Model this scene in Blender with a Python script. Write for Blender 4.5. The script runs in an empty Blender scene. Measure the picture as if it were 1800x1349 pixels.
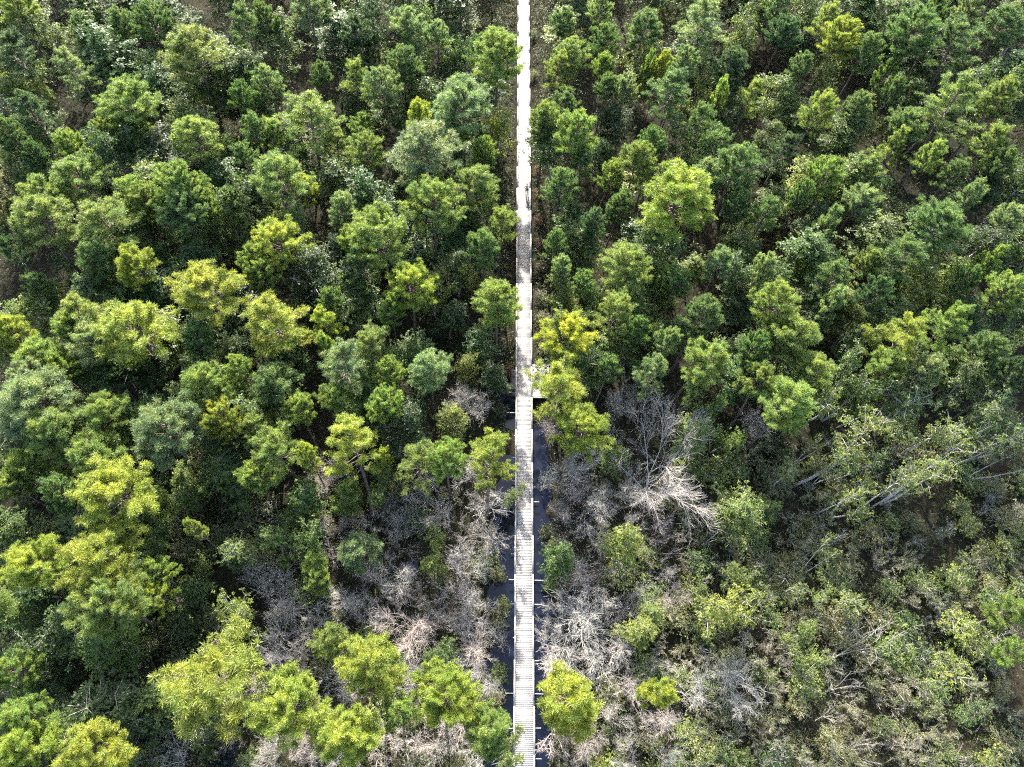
import bpy, math, random
import numpy as np
from mathutils import Vector, Matrix, Quaternion

sc = bpy.context.scene
R = math.radians

# ------------------------------------------------------------------ camera
PITCH, YAW, FOCAL = 61.0, 0.44, 1250.0          # depression, yaw to the west, focal length in pixels of a 1800 px wide frame
CAM = np.array([-0.97, 0.0, 66.5])
cd = bpy.data.cameras.new('camera')
cd.sensor_width = 36.0
cd.lens = FOCAL / 1800.0 * 36.0
cd.clip_end = 4000.0
cd.clip_start = 0.5
cam = bpy.data.objects.new('camera', cd)
sc.collection.objects.link(cam)
cam.location = CAM
cam.rotation_euler = (R(90 - PITCH), 0, R(YAW))
sc.camera = cam

# ------------------------------------------------------------------ sky, sun, exposure
SUN_EL, SUN_AZ = 33.0, -5.0                      # azimuth measured from +Y towards +X
w = bpy.data.worlds.new('World')
sc.world = w
w.use_nodes = True
nt = w.node_tree
bg = nt.nodes['Background']
sky = nt.nodes.new('ShaderNodeTexSky')
sky.sky_type = 'NISHITA'
sky.sun_disc = False
sky.dust_density = 3.5
sky.ozone_density = 0.6
sky.sun_elevation = R(SUN_EL)
sky.sun_rotation = R(SUN_AZ)
nt.links.new(sky.outputs[0], bg.inputs[0])
bg.inputs[1].default_value = 0.15
sd = bpy.data.lights.new('sun', 'SUN')
sd.energy = 4.6
sd.angle = R(0.55)
sd.color = (1.0, 0.945, 0.85)
sun = bpy.data.objects.new('sun', sd)
sc.collection.objects.link(sun)
tosun = Vector((math.sin(R(SUN_AZ)) * math.cos(R(SUN_EL)), math.cos(R(SUN_AZ)) * math.cos(R(SUN_EL)), math.sin(R(SUN_EL))))
sun.rotation_euler = tosun.to_track_quat('Z', 'Y').to_euler()
sun.location = (0, 60, 80)
sc.view_settings.view_transform = 'Standard'
sc.view_settings.look = 'None'
sc.view_settings.exposure = 2.32
sc.view_settings.gamma = 1.0
sc.render.engine = 'CYCLES'
sc.cycles.max_bounces = 4
sc.cycles.diffuse_bounces = 2
sc.cycles.glossy_bounces = 1
sc.cycles.transmission_bounces = 3
sc.cycles.use_denoising = False
sc.cycles.sample_clamp_indirect = 6.0
sc.cycles.filter_width = 1.15
sc.cycles.debug_use_spatial_splits = True
sc.cycles.adaptive_threshold = 0.03

# ------------------------------------------------------------------ survey: where a point of the place lies
_p, _y = R(PITCH), R(YAW)
FWD = np.array([-math.sin(_y) * math.cos(_p), math.cos(_y) * math.cos(_p), -math.sin(_p)])
RGT = np.array([math.cos(_y), math.sin(_y), 0.0])
UPV = np.cross(RGT, FWD)


def at(px, py, z=0.0):
    d = FWD + (px - 900.0) / FOCAL * RGT + (674.5 - py) / FOCAL * UPV
    t = (z - CAM[2]) / d[2]
    return CAM + d * t


def depth(p):
    return float(np.dot(np.asarray(p) - CAM, FWD))


def proj(p):
    d = np.asarray(p) - CAM
    k = FOCAL / np.dot(d, FWD)
    return 900 + np.dot(d, RGT) * k, 674.5 - np.dot(d, UPV) * k


rng = np.random.default_rng(7)
rnd = random.Random(11)

# ------------------------------------------------------------------ materials


def new_mat(name):
    m = bpy.data.materials.new(name)
    m.use_nodes = True
    m.node_tree.nodes.clear()
    return m, m.node_tree.nodes, m.node_tree.links


def N(nodes, kind, **kw):
    n = nodes.new(kind)
    for k, v in kw.items():
        setattr(n, k, v)
    return n


def foliage_mat(name, rough, spec, trans, trans_tint, lo, hi, hue=0.0, patch=(.76, .87, 1.0)):
    m, n, l = new_mat(name)
    oi = N(n, 'ShaderNodeObjectInfo')
    at_ = N(n, 'ShaderNodeAttribute', attribute_name='tint')
    mr = N(n, 'ShaderNodeMapRange')
    mr.inputs[3].default_value, mr.inputs[4].default_value = lo, hi
    l.new(at_.outputs['Fac'], mr.inputs[0])
    mul = N(n, 'ShaderNodeVectorMath', operation='SCALE')
    l.new(oi.outputs['Color'], mul.inputs[0])
    l.new(mr.outputs[0], mul.inputs['Scale'])
    hs = N(n, 'ShaderNodeHueSaturation')
    mh = N(n, 'ShaderNodeMapRange')
    mh.inputs[3].default_value, mh.inputs[4].default_value = 0.5 + hue, 0.5 - hue
    l.new(at_.outputs['Fac'], mh.inputs[0])
    l.new(mh.outputs[0], hs.inputs['Hue'])
    tc = N(n, 'ShaderNodeTexCoord')
    nz = N(n, 'ShaderNodeTexNoise')
    nz.inputs['Scale'].default_value = 0.55
    nz.inputs['Detail'].default_value = 3
    l.new(tc.outputs['Object'], nz.inputs['Vector'])
    ns = N(n, 'ShaderNodeMapRange')
    ns.inputs[1].default_value, ns.inputs[2].default_value = 0.38, 0.64
    l.new(nz.outputs[0], ns.inputs[0])
    vm = N(n, 'ShaderNodeMix', data_type='RGBA')
    vm.inputs[6].default_value = (*patch, 1)
    vm.inputs[7].default_value = (1.12, 1.08, 1.0, 1)
    l.new(ns.outputs[0], vm.inputs[0])
    vx = N(n, 'ShaderNodeVectorMath', operation='MULTIPLY')
    l.new(mul.outputs[0], vx.inputs[0])
    l.new(vm.outputs[2], vx.inputs[1])
    l.new(vx.outputs[0], hs.inputs['Color'])
    pb = N(n, 'ShaderNodeBsdfPrincipled')
    pb.inputs['Roughness'].default_value = rough
    pb.inputs['Specular IOR Level'].default_value = spec
    l.new(hs.outputs[0], pb.inputs['Base Color'])
    tm = N(n, 'ShaderNodeVectorMath', operation='MULTIPLY')
    tm.inputs[1].default_value = trans_tint
    l.new(hs.outputs[0], tm.inputs[0])
    tr = N(n, 'ShaderNodeBsdfTranslucent')
    l.new(tm.outputs[0], tr.inputs['Color'])
    mx = N(n, 'ShaderNodeMixShader')
    mx.inputs[0].default_value = trans
    l.new(pb.outputs[0], mx.inputs[1])
    l.new(tr.outputs[0], mx.inputs[2])
    out = N(n, 'ShaderNodeOutputMaterial')
    l.new(mx.outputs[0], out.inputs[0])
    return m


def bark_mat(name, scale, contrast, rough=0.85):
    m, n, l = new_mat(name)
    oi = N(n, 'ShaderNodeObjectInfo')
    tc = N(n, 'ShaderNodeTexCoord')
    mp = N(n, 'ShaderNodeMapping')
    mp.inputs['Scale'].default_value = (1, 1, 0.3)
    l.new(tc.outputs['Object'], mp.inputs[0])
    nz = N(n, 'ShaderNodeTexNoise')
    nz.inputs['Scale'].default_value = scale
    nz.inputs['Detail'].default_value = 5
    l.new(mp.outputs[0], nz.inputs['Vector'])
    mr = N(n, 'ShaderNodeMapRange')
    mr.inputs[1].default_value, mr.inputs[2].default_value = 0.3, 0.7
    mr.inputs[3].default_value, mr.inputs[4].default_value = 1 - contrast, 1 + contrast
    l.new(nz.outputs[0], mr.inputs[0])
    mul = N(n, 'ShaderNodeVectorMath', operation='SCALE')
    l.new(oi.outputs['Color'], mul.inputs[0])
    l.new(mr.outputs[0], mul.inputs['Scale'])
    pb = N(n, 'ShaderNodeBsdfPrincipled')
    pb.inputs['Roughness'].default_value = rough
    pb.inputs['Specular IOR Level'].default_value = 0.2
    l.new(mul.outputs[0], pb.inputs['Base Color'])
    bp = N(n, 'ShaderNodeBump')
    bp.inputs['Strength'].default_value = 0.6
    bp.inputs['Distance'].default_value = 0.03
    l.new(nz.outputs[0], bp.inputs['Height'])
    l.new(bp.outputs[0], pb.inputs['Normal'])
    out = N(n, 'ShaderNodeOutputMaterial')
    l.new(pb.outputs[0], out.inputs[0])
    return m


M_NEEDLE = foliage_mat('pine_needles', 0.45, 0.35, 0.5, (1.25, 1.35, 0.7), 0.6, 1.4, 0.010)
M_LEAF = foliage_mat('glossy_leaves', 0.42, 0.17, 0.40, (1.25, 1.35, 0.55), 0.5, 1.45, 0.015)
M_DULL = foliage_mat('dull_leaves', 0.5, 0.22, 0.36, (1.25, 1.3, 0.55), 0.5, 1.5, 0.03)
M_BARK = bark_mat('pine_bark', 6.0, 0.45)
M_PALE = bark_mat('pale_bark', 9.0, 0.25, 0.7)


def ground_mat():
    m, n, l = new_mat('forest_floor')
    tc = N(n, 'ShaderNodeTexCoord')
    n1 = N(n, 'ShaderNodeTexNoise')
    n1.inputs['Scale'].default_value = 0.22
    n1.inputs['Detail'].default_value = 6
    n2 = N(n, 'ShaderNodeTexNoise')
    n2.inputs['Scale'].default_value = 3.2
    n2.inputs['Detail'].default_value = 8
    n2.inputs['Roughness'].default_value = 0.7
    for q in (n1, n2):
        l.new(tc.outputs['Object'], q.inputs['Vector'])
    r1 = N(n, 'ShaderNodeValToRGB')
    e = r1.color_ramp.elements
    e[0].position, e[0].color = 0.35, (0.011, 0.012, 0.007, 1)
    e[1].position, e[1].color = 0.68, (0.020, 0.016, 0.010, 1)
    l.new(n1.outputs[0], r1.inputs[0])
    mr = N(n, 'ShaderNodeMapRange')
    mr.inputs[1].default_value, mr.inputs[2].default_value = 0.3, 0.72
    mr.inputs[3].default_value, mr.inputs[4].default_value = 0.45, 1.9
    l.new(n2.outputs[0], mr.inputs[0])
    mul = N(n, 'ShaderNodeVectorMath', operation='SCALE')
    l.new(r1.outputs[0], mul.inputs[0])
    l.new(mr.outputs[0], mul.inputs['Scale'])
    pb = N(n, 'ShaderNodeBsdfPrincipled')
    pb.inputs['Roughness'].default_value = 0.95
    pb.inputs['Specular IOR Level'].default_value = 0.1
    l.new(mul.outputs[0], pb.inputs['Base Color'])
    bp = N(n, 'ShaderNodeBump')
    bp.inputs['Strength'].default_value = 0.8
    bp.inputs['Distance'].default_value = 0.12
    l.new(n2.outputs[0], bp.inputs['Height'])
    l.new(bp.outputs[0], pb.inputs['Normal'])
    out = N(n, 'ShaderNodeOutputMaterial')
    l.new(pb.outputs[0], out.inputs[0])
    return m


def water_mat():
    m, n, l = new_mat('swamp_water')
    pb = N(n, 'ShaderNodeBsdfPrincipled')
    pb.inputs['Base Color'].default_value = (0.004, 0.006, 0.015, 1)
    pb.inputs['Roughness'].default_value = 0.06
    pb.inputs['IOR'].default_value = 1.33
    nz = N(n, 'ShaderNodeTexNoise')
    nz.inputs['Scale'].default_value = 1.6
    bp = N(n, 'ShaderNodeBump')
    bp.inputs['Strength'].default_value = 0.06
    bp.inputs['Distance'].default_value = 0.05
    l.new(nz.outputs[0], bp.inputs['Height'])
    l.new(bp.outputs[0], pb.inputs['Normal'])
    out = N(n, 'ShaderNodeOutputMaterial')
    l.new(pb.outputs[0], out.inputs[0])
    return m


def wood_mat(name, base, var=0.2):
    m, n, l = new_mat(name)
    tc = N(n, 'ShaderNodeTexCoord')
    a = N(n, 'ShaderNodeAttribute', attribute_name='tint')
    nz = N(n, 'ShaderNodeTexNoise')
    nz.inputs['Scale'].default_value = 1.3
    nz.inputs['Detail'].default_value = 7
    nz.inputs['Roughness'].default_value = 0.65
    l.new(tc.outputs['Object'], nz.inputs['Vector'])
    ad = N(n, 'ShaderNodeMath', operation='ADD')
    l.new(a.outputs['Fac'], ad.inputs[0])
    l.new(nz.outputs[0], ad.inputs[1])
    mr = N(n, 'ShaderNodeMapRange')
    mr.inputs[1].default_value, mr.inputs[2].default_value = 0.4, 1.6
    mr.inputs[3].default_value, mr.inputs[4].default_value = 1 - var, 1 + var
    l.new(ad.outputs[0], mr.inputs[0])
    mul = N(n, 'ShaderNodeVectorMath', operation='SCALE')
    mul.inputs[0].default_value = base
    l.new(mr.outputs[0], mul.inputs['Scale'])
    pb = N(n, 'ShaderNodeBsdfPrincipled')
    pb.inputs['Roughness'].default_value = 0.65
    pb.inputs['Specular IOR Level'].default_value = 0.4
    l.new(mul.outputs[0], pb.inputs['Base Color'])
    out = N(n, 'ShaderNodeOutputMaterial')
    l.new(pb.outputs[0], out.inputs[0])
    return m


def plain_mat(name, col, rough=0.7):
    m, n, l = new_mat(name)
    pb = N(n, 'ShaderNodeBsdfPrincipled')
    nz = N(n, 'ShaderNodeTexNoise')
    nz.inputs['Scale'].default_value = 14
    mr = N(n, 'ShaderNodeMapRange')
    mr.inputs[3].default_value, mr.inputs[4].default_value = 0.8, 1.2
    l.new(nz.outputs[0], mr.inputs[0])
    mul = N(n, 'ShaderNodeVectorMath', operation='SCALE')
    mul.inputs[0].default_value = col
    l.new(mr.outputs[0], mul.inputs['Scale'])
    l.new(mul.outputs[0], pb.inputs['Base Color'])
    pb.inputs['Roughness'].default_value = rough
    out = N(n, 'ShaderNodeOutputMaterial')
    l.new(pb.outputs[0], out.inputs[0])
    return m


M_GROUND, M_WATER = ground_mat(), water_mat()
M_DECK = wood_mat('weathered_deck', (0.23, 0.225, 0.218), 0.42)
M_RAIL = wood_mat('weathered_rail', (0.36, 0.35, 0.34), 0.2)
M_POST = wood_mat('weathered_post', (0.30, 0.285, 0.26), 0.3)

# ------------------------------------------------------------------ mesh helpers


class Geo:
    """collects triangles and quads as arrays"""

    def __init__(self):
        self.v, self.t, self.tint, self.n = [], [], [], 0

    def add(self, V, T, tint=0.5):
        V = np.asarray(V, dtype=np.float32).reshape(-1, 3)
        self.v.append(V)
        self.t.append(np.asarray(T, dtype=np.int32).reshape(-1, 3) + self.n)
        self.tint.append(np.full(len(V), tint, np.float32) if np.isscalar(tint) else np.asarray(tint, np.float32))
        self.n += len(V)

    def mesh(self, name, mat, smooth=False):
        me = bpy.data.meshes.new(name)
        V, T, A = np.concatenate(self.v), np.concatenate(self.t), np.concatenate(self.tint)
        me.vertices.add(len(V))
        me.vertices.foreach_set('co', V.ravel())
        me.loops.add(T.size)
        me.loops.foreach_set('vertex_index', T.ravel())
        me.polygons.add(len(T))
        me.polygons.foreach_set('loop_start', np.arange(0, T.size, 3, dtype=np.int32))
        if smooth:
            me.polygons.foreach_set('use_smooth', np.ones(len(T), dtype=bool))
        a = me.attributes.new('tint', 'FLOAT', 'POINT')
        a.data.foreach_set('value', A)
        me.update(calc_edges=True)
        me.materials.append(mat)
        return me


def frames(D):
    D = D / np.maximum(np.linalg.norm(D, axis=1, keepdims=True), 1e-9)
    ref = np.where(np.abs(D[:, 2:3]) < 0.9, np.array([[0, 0, 1.0]]), np.array([[1.0, 0, 0]]))
    U = np.cross(D, ref)
    U /= np.maximum(np.linalg.norm(U, axis=1, keepdims=True), 1e-9)
    return D, U, np.cross(D, U)


def prisms(g, P0, P1, r0, r1, n=3, tint=0.5):
    """one tapered n-sided stick for each pair of points"""
    P0, P1 = np.asarray(P0, float), np.asarray(P1, float)
    if len(P0) == 0:
        return
    r0 = np.broadcast_to(np.asarray(r0, float), (len(P0),))
    r1 = np.broadcast_to(np.asarray(r1, float), (len(P0),))
    D, U, W = frames(P1 - P0)
    a = np.arange(n) * 2 * math.pi / n
    ring = np.cos(a)[None, :, None] * U[:, None, :] + np.sin(a)[None, :, None] * W[:, None, :]
    A = P0[:, None, :] + ring * r0[:, None, None]
    B = P1[:, None, :] + ring * r1[:, None, None]
    V = np.concatenate([A, B], axis=1).reshape(-1, 3)
    tri = []
    for i in range(n):
        j = (i + 1) % n
        tri += [[i, j, n + j], [i, n + j, n + i]]
    tri = np.array(tri)
    T = (np.arange(len(P0)) * 2 * n)[:, None, None] + tri[None]
    g.add(V, T.reshape(-1, 3), tint)


def tube(g, P, r, n=6, tint=0.5, cap=False):
    """one connected tube along a polyline"""
    P, r = np.asarray(P, float), np.asarray(r, float)
    T = np.gradient(P, axis=0)
    D, U, W = frames(T)
    for i in range(1, len(U)):                    # keep the frame from twisting
        u = U[i - 1] - D[i] * np.dot(U[i - 1], D[i])
        nu = np.linalg.norm(u)
        if nu > 1e-6:
            U[i] = u / nu
            W[i] = np.cross(D[i], U[i])
    a = np.arange(n) * 2 * math.pi / n
    V = (P[:, None, :] + (np.cos(a)[None, :, None] * U[:, None, :] + np.sin(a)[None, :, None] * W[:, None, :]) * r[:, None, None]).reshape(-1, 3)
    tr = []
    for k in range(len(P) - 1):
        for i in range(n):
            j = (i + 1) % n
            tr += [[k * n + i, k * n + j, (k + 1) * n + j], [k * n + i, (k + 1) * n + j, (k + 1) * n + i]]
    if cap:
        m = (len(P) - 1) * n
        for i in range(1, n - 1):
            tr += [[m, m + i, m + i + 1], [0, i + 1, i]]
    g.add(V, tr, tint)


def boxes(g, C, S, tint=0.5):
    C, S = np.asarray(C, float).reshape(-1, 3), np.asarray(S, float).reshape(-1, 3)
    k = np.array([[x, y, z] for z in (-.5, .5) for y in (-.5, .5) for x in (-.5, .5)])
    V = (C[:, None, :] + k[None] * S[:, None, :]).reshape(-1, 3)
    f = np.array([[0, 2, 1], [1, 2, 3], [4, 5, 6], [5, 7, 6], [0, 1, 4], [1, 5, 4], [2, 6, 3], [3, 6, 7], [0, 4, 2], [2, 4, 6], [1, 3, 5], [3, 7, 5]])
    T = (np.arange(len(C)) * 8)[:, None, None] + f[None]
    if not np.isscalar(tint):
        tint = np.repeat(tint, 8)
    g.add(V, T.reshape(-1, 3), tint)


def unit(v):
    v = np.asarray(v, float)
    return v / max(np.linalg.norm(v), 1e-9)


def rand_dirs(r, n):
    d = r.normal(size=(n, 3))
    return d / np.linalg.norm(d, axis=1, keepdims=True)


COL = sc.collection


def obj(name, me, parent=None, color=None):
    o = bpy.data.objects.new(name, me)
    COL.objects.link(o)
    if parent is not None:
        o.parent = parent
    if color is not None:
        o.color = (*color[:3], 1.0)
    return o


def tag(o, label=None, cat=None, group=None, kind=None):
    if label:
        o['label'] = label
    if cat:
        o['category'] = cat
    if group:
        o['group'] = group
    if kind:
        o['kind'] = kind
    return o


# ------------------------------------------------------------------ ground and water


def channel(x, y):
    """depth of the wet ditch beside the walk, 0..1"""
    wl = np.exp(-((x + 1.55) / 1.25) ** 4) * np.clip((39.5 - y) / 2.5, 0, 1) * np.clip(1 - np.exp(-((y - 30) / 2.0) ** 2), 0.1, 1)
    wr = np.exp(-((x - 1.55) / 1.25) ** 4) * np.clip((34 - y) / 5, 0, 1)
    return np.maximum(wl, wr)


def wob(x, y):
    return (np.sin(x * .21 + 1.3) * np.cos(y * .17 + .4) + .6 * np.sin(x * .53 + y * .31) + .5 * np.cos(x * .37 - y * .61 + 2)
            + .35 * np.sin(x * 1.3 + .5) * np.sin(y * 1.1 + 1.9)) / 2.4


POOLS = [(66, 562, 1.5), (720, 1003, 1.1), (430, 1170, 1.5), (830, 1100, 1.4), (225, 1335, 2.2), (610, 845, 1.0), (395, 1335, 1.4), (1680, 1090, 1.0)]
POOLXY = [(*at(a, b, 0)[:2], r) for a, b, r in POOLS]


def height(x, y):
    x, y = np.asarray(x, float), np.asarray(y, float)
    h = 0.16 + 0.13 * wob(x, y)
    h = h - 0.75 * channel(x + .5 * np.sin(y * .9) + .3 * np.sin(y * 2.3), y)
    for (a, b, r) in POOLXY:
        d = np.hypot((x - a), (y - b) * 1.1) + .4 * np.sin(x * 1.7) * np.cos(y * 1.9)
        h = h - 0.6 * np.exp(-(d / r) ** 4)
    far = np.clip((np.hypot(x, y - 50) - 170) / 300, 0, 1)
    return h * (1 - far) + 0.2 * far


def axis(lo, hi, step, out):
    a = list(np.arange(lo, hi + .01, step))
    d = step
    lo2, hi2 = [lo], [hi]
    while hi2[-1] < out:
        d *= 1.45
        hi2.append(hi2[-1] + d)
        lo2.append(lo2[-1] - d)
    return np.array(lo2[:0:-1] + a + hi2[1:])


gx, gy = axis(-75, 95, 0.6, 1800), axis(-12, 135, 0.6, 1800)
X, Y = np.meshgrid(gx, gy)
Z = height(X, Y)
V = np.stack([X, Y, Z], -1).reshape(-1, 3)
i, j = np.meshgrid(np.arange(len(gx) - 1), np.arange(len(gy) - 1))
q = (j * len(gx) + i).ravel()
n_ = len(gx)
T = np.concatenate([np.stack([q, q + 1, q + n_ + 1], 1), np.stack([q, q + n_ + 1, q + n_], 1)])
g = Geo()
g.add(V, T)
tag(obj('ground', g.mesh('ground', M_GROUND, True)), 'dark leaf-strewn swamp forest floor under the trees', 'ground', kind='structure')
g = Geo()
g.add([[-110, -60, -.1], [130, -60, -.1], [130, 170, -.1], [-110, 170, -.1]], [[0, 1, 2], [0, 2, 3]])
tag(obj('water', g.mesh('water', M_WATER)), 'still dark blue swamp water beside the boardwalk', 'water', kind='structure')

# ------------------------------------------------------------------ boardwalk
DECK = 1.0
HALF = 0.88
bw = obj('boardwalk', None)
tag(bw, 'long straight weathered pale grey timber boardwalk crossing the swamp forest', 'boardwalk')
ys = np.arange(-35, 190, 0.146)
nP = len(ys)
g = Geo()
pt = rng.uniform(0.15, 0.85, nP)
boxes(g, np.stack([rng.normal(0, .004, nP), ys, DECK - .02 + rng.normal(0, .0015, nP)], 1), np.stack([np.full(nP, 2 * HALF - .04) + rng.normal(0, .008, nP), np.full(nP, .1440), np.full(nP, .04)], 1), pt)
tag(obj('planks', g.mesh('deck_planks', M_DECK), bw), kind='stuff')
for s in (-1, 1):
    g = Geo()
    yy = np.arange(-35, 190, 3.66)
    boxes(g, np.stack([np.full(len(yy), s * (HALF - .075)) + rng.normal(0, .010, len(yy)), yy + 1.83, np.full(len(yy), DECK + .27)], 1),
          np.tile([.14, 3.645, .045], (len(yy), 1)), rng.uniform(.2, .8, len(yy)))
    r_ = obj('edge_rail', g.mesh('edge_rail', M_RAIL), bw)
    g = Geo()
    yb = np.arange(-34.4, 190, 1.83)
    boxes(g, np.stack([np.full(len(yb), s * (HALF - .075)), yb, np.full(len(yb), DECK + .1234)], 1), np.tile([.09, .14, .245], (len(yb), 1)), rng.uniform(.2, .8, len(yb)))
    tag(obj('rail_block', g.mesh('rail_blocks', M_POST), r_), kind='stuff')
    g = Geo()
    boxes(g, [[s * (HALF - .12), 77, DECK - .17]], [[.05, 224, .24]], .3)
    obj('stringer', g.mesh('stringer', M_POST), bw)
gb = Geo()
boxes(gb, [[0, 0, 0]], [[1, .07, .12]], .6)
beam_me = gb.mesh('cross_beam', M_POST)
gp = Geo()
tube(gp, [[0, 0, -1.6], [0, 0, .62]], [.1, .09], 10, .4, True)
pile_me = gp.mesh('pile', M_POST)
for k, yb in enumerate(np.arange(-6, 118, 2.44)):
    b = obj('cross_beam', beam_me, bw)
    b.location = (rnd.uniform(-.22, .25) if yb < 40 else 0, yb + rnd.uniform(-.3, .3), .52)
    ln = (3.1 if yb < 40 and rnd.random() < .6 else 1.8) + rnd.uniform(-.4, .5) * (yb < 40)
    b.scale = (ln, 1, 1)
    b.rotation_euler = (0, rnd.uniform(-.02, .02), rnd.uniform(-.03, .03))
    for s in (-1, 1):
        p = obj('pile', pile_me, bw)
        p.location = (s * .62, yb + .16, 0)
# bump-out beside the walk
pa, pb_ = at(950, 644, DECK), at(950, 700, DECK)
y1, y0 = pa[1], pb_[1]
x0, x1 = HALF + .01, 2.65
plat = obj('side_platform', None, bw)
plat['label'] = 'small square bump-out platform with a bench on one side of the walk'
yy = np.arange(y0 + .07, y1, .146)
g = Geo()
boxes(g, np.stack([np.full(len(yy), (x0 + x1) / 2), yy, DECK - .026 + rng.normal(0, .0015, len(yy))], 1), np.tile([x1 - x0, .138, .04], (len(yy), 1)), rng.uniform(.2, .8, len(yy)))
tag(obj('planks', g.mesh('platform_planks', M_DECK), plat), kind='stuff')
for nm, c, s in (('edge_rail', (x1 - .07, (y0 + y1) / 2, DECK + .272), (.14, y1 - y0, .045)), ('edge_rail', ((x0 + x1) / 2 - .07, y1 - .07, DECK + .274), (x1 - x0 - .16, .14, .045)),
                 ('edge_rail', ((x0 + x1) / 2 - .07, y0 + .07, DECK + .274), (x1 - x0 - .16, .14, .045))):
    g = Geo()
    boxes(g, [c], [s], .6)
    obj(nm, g.mesh('platform_rail', M_RAIL), plat)
g = Geo()
boxes(g, [[x1 - .07, y, DECK + .12] for y in (y0 + .1, (y0 + y1) / 2, y1 - .2)], [[.09, .12, .25]] * 3, .4)
obj('rail_block', g.mesh('platform_blocks', M_POST), plat)
yb = y1 - .75
g = Geo()
boxes(g, [[(x0 + x1) / 2, yb + d, DECK + .45] for d in (-.16, 0, .16)], [[1.4, .14, .04]] * 3, [.4, .6, .5])
seat = obj('bench_seat', g.mesh('bench_seat', M_RAIL), plat)
for s in (-.55, .55):
    g = Geo()
    boxes(g, [[(x0 + x1) / 2 + s, yb, DECK + .215]], [[.09, .4, .424]], .4)
    obj('bench_leg', g.mesh('bench_leg', M_POST), plat)
for (xx, yy_) in ((x1 - .15, y0 + .2), (x1 - .15, y1 - .2)):
    p = obj('pile', pile_me, plat)
    p.location = (xx, yy_, .3)

# ------------------------------------------------------------------ tree builders


def path_pts(p0, d, length, n, r, bend=0.12, up=0.0):
    P = [np.array(p0, float)]
    d = unit(d)
    st = length / (n - 1)
    for _ in range(n - 1):
        d = unit(d + r.normal(size=3) * bend + np.array([0, 0, up]))
        P.append(P[-1] + d * st)
    return np.array(P)


def along(P, t):
    s = np.clip(t, 0, 1) * (len(P) - 1)
    k = min(int(s), len(P) - 2)
    f = s - k
    return P[k] * (1 - f) + P[k + 1] * f, unit(P[k + 1] - P[k])


def tufts(g, C, A, r, count=34, ln=0.25, wd=0.03):
    """needle tufts at C pointing along A"""
    C, A = np.asarray(C), np.asarray(A)
    n = len(C)
    D, U, W = frames(A)
    ct = r.uniform(-0.35, 1.0, (n, count))
    st = np.sqrt(1 - ct ** 2)
    ph = r.uniform(0, 2 * math.pi, (n, count))
    d = ct[..., None] * D[:, None] + st[..., None] * (np.cos(ph)[..., None] * U[:, None] + np.sin(ph)[..., None] * W[:, None])
    d[..., 2] += 0.12
    d /= np.linalg.norm(d, axis=2, keepdims=True)
    L = ln * r.uniform(.75, 1.15, (n, count, 1)) * r.uniform(.85, 1.15, (n, 1, 1))
    base = C[:, None] - D[:, None] * r.uniform(0, .16, (n, count, 1))
    side = np.cross(d, r.normal(size=(n, count, 3)))
    side /= np.maximum(np.linalg.norm(side, axis=2, keepdims=True), 1e-6)
    wv = side * wd * .5
    tip = base + d * L
    V = np.stack([base, base + d * L * .6 + wv, tip, base + d * L * .6 - wv], 2).reshape(-1, 3)
    k = np.arange(n * count) * 4
    T = np.stack([np.stack([k, k + 1, k + 2], 1), np.stack([k, k + 2, k + 3], 1)], 1).reshape(-1, 3)
    ti = np.repeat(np.clip(r.normal(.5, .2, n), 0, 1), count * 4)
    g.add(V, T, ti)


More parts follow.
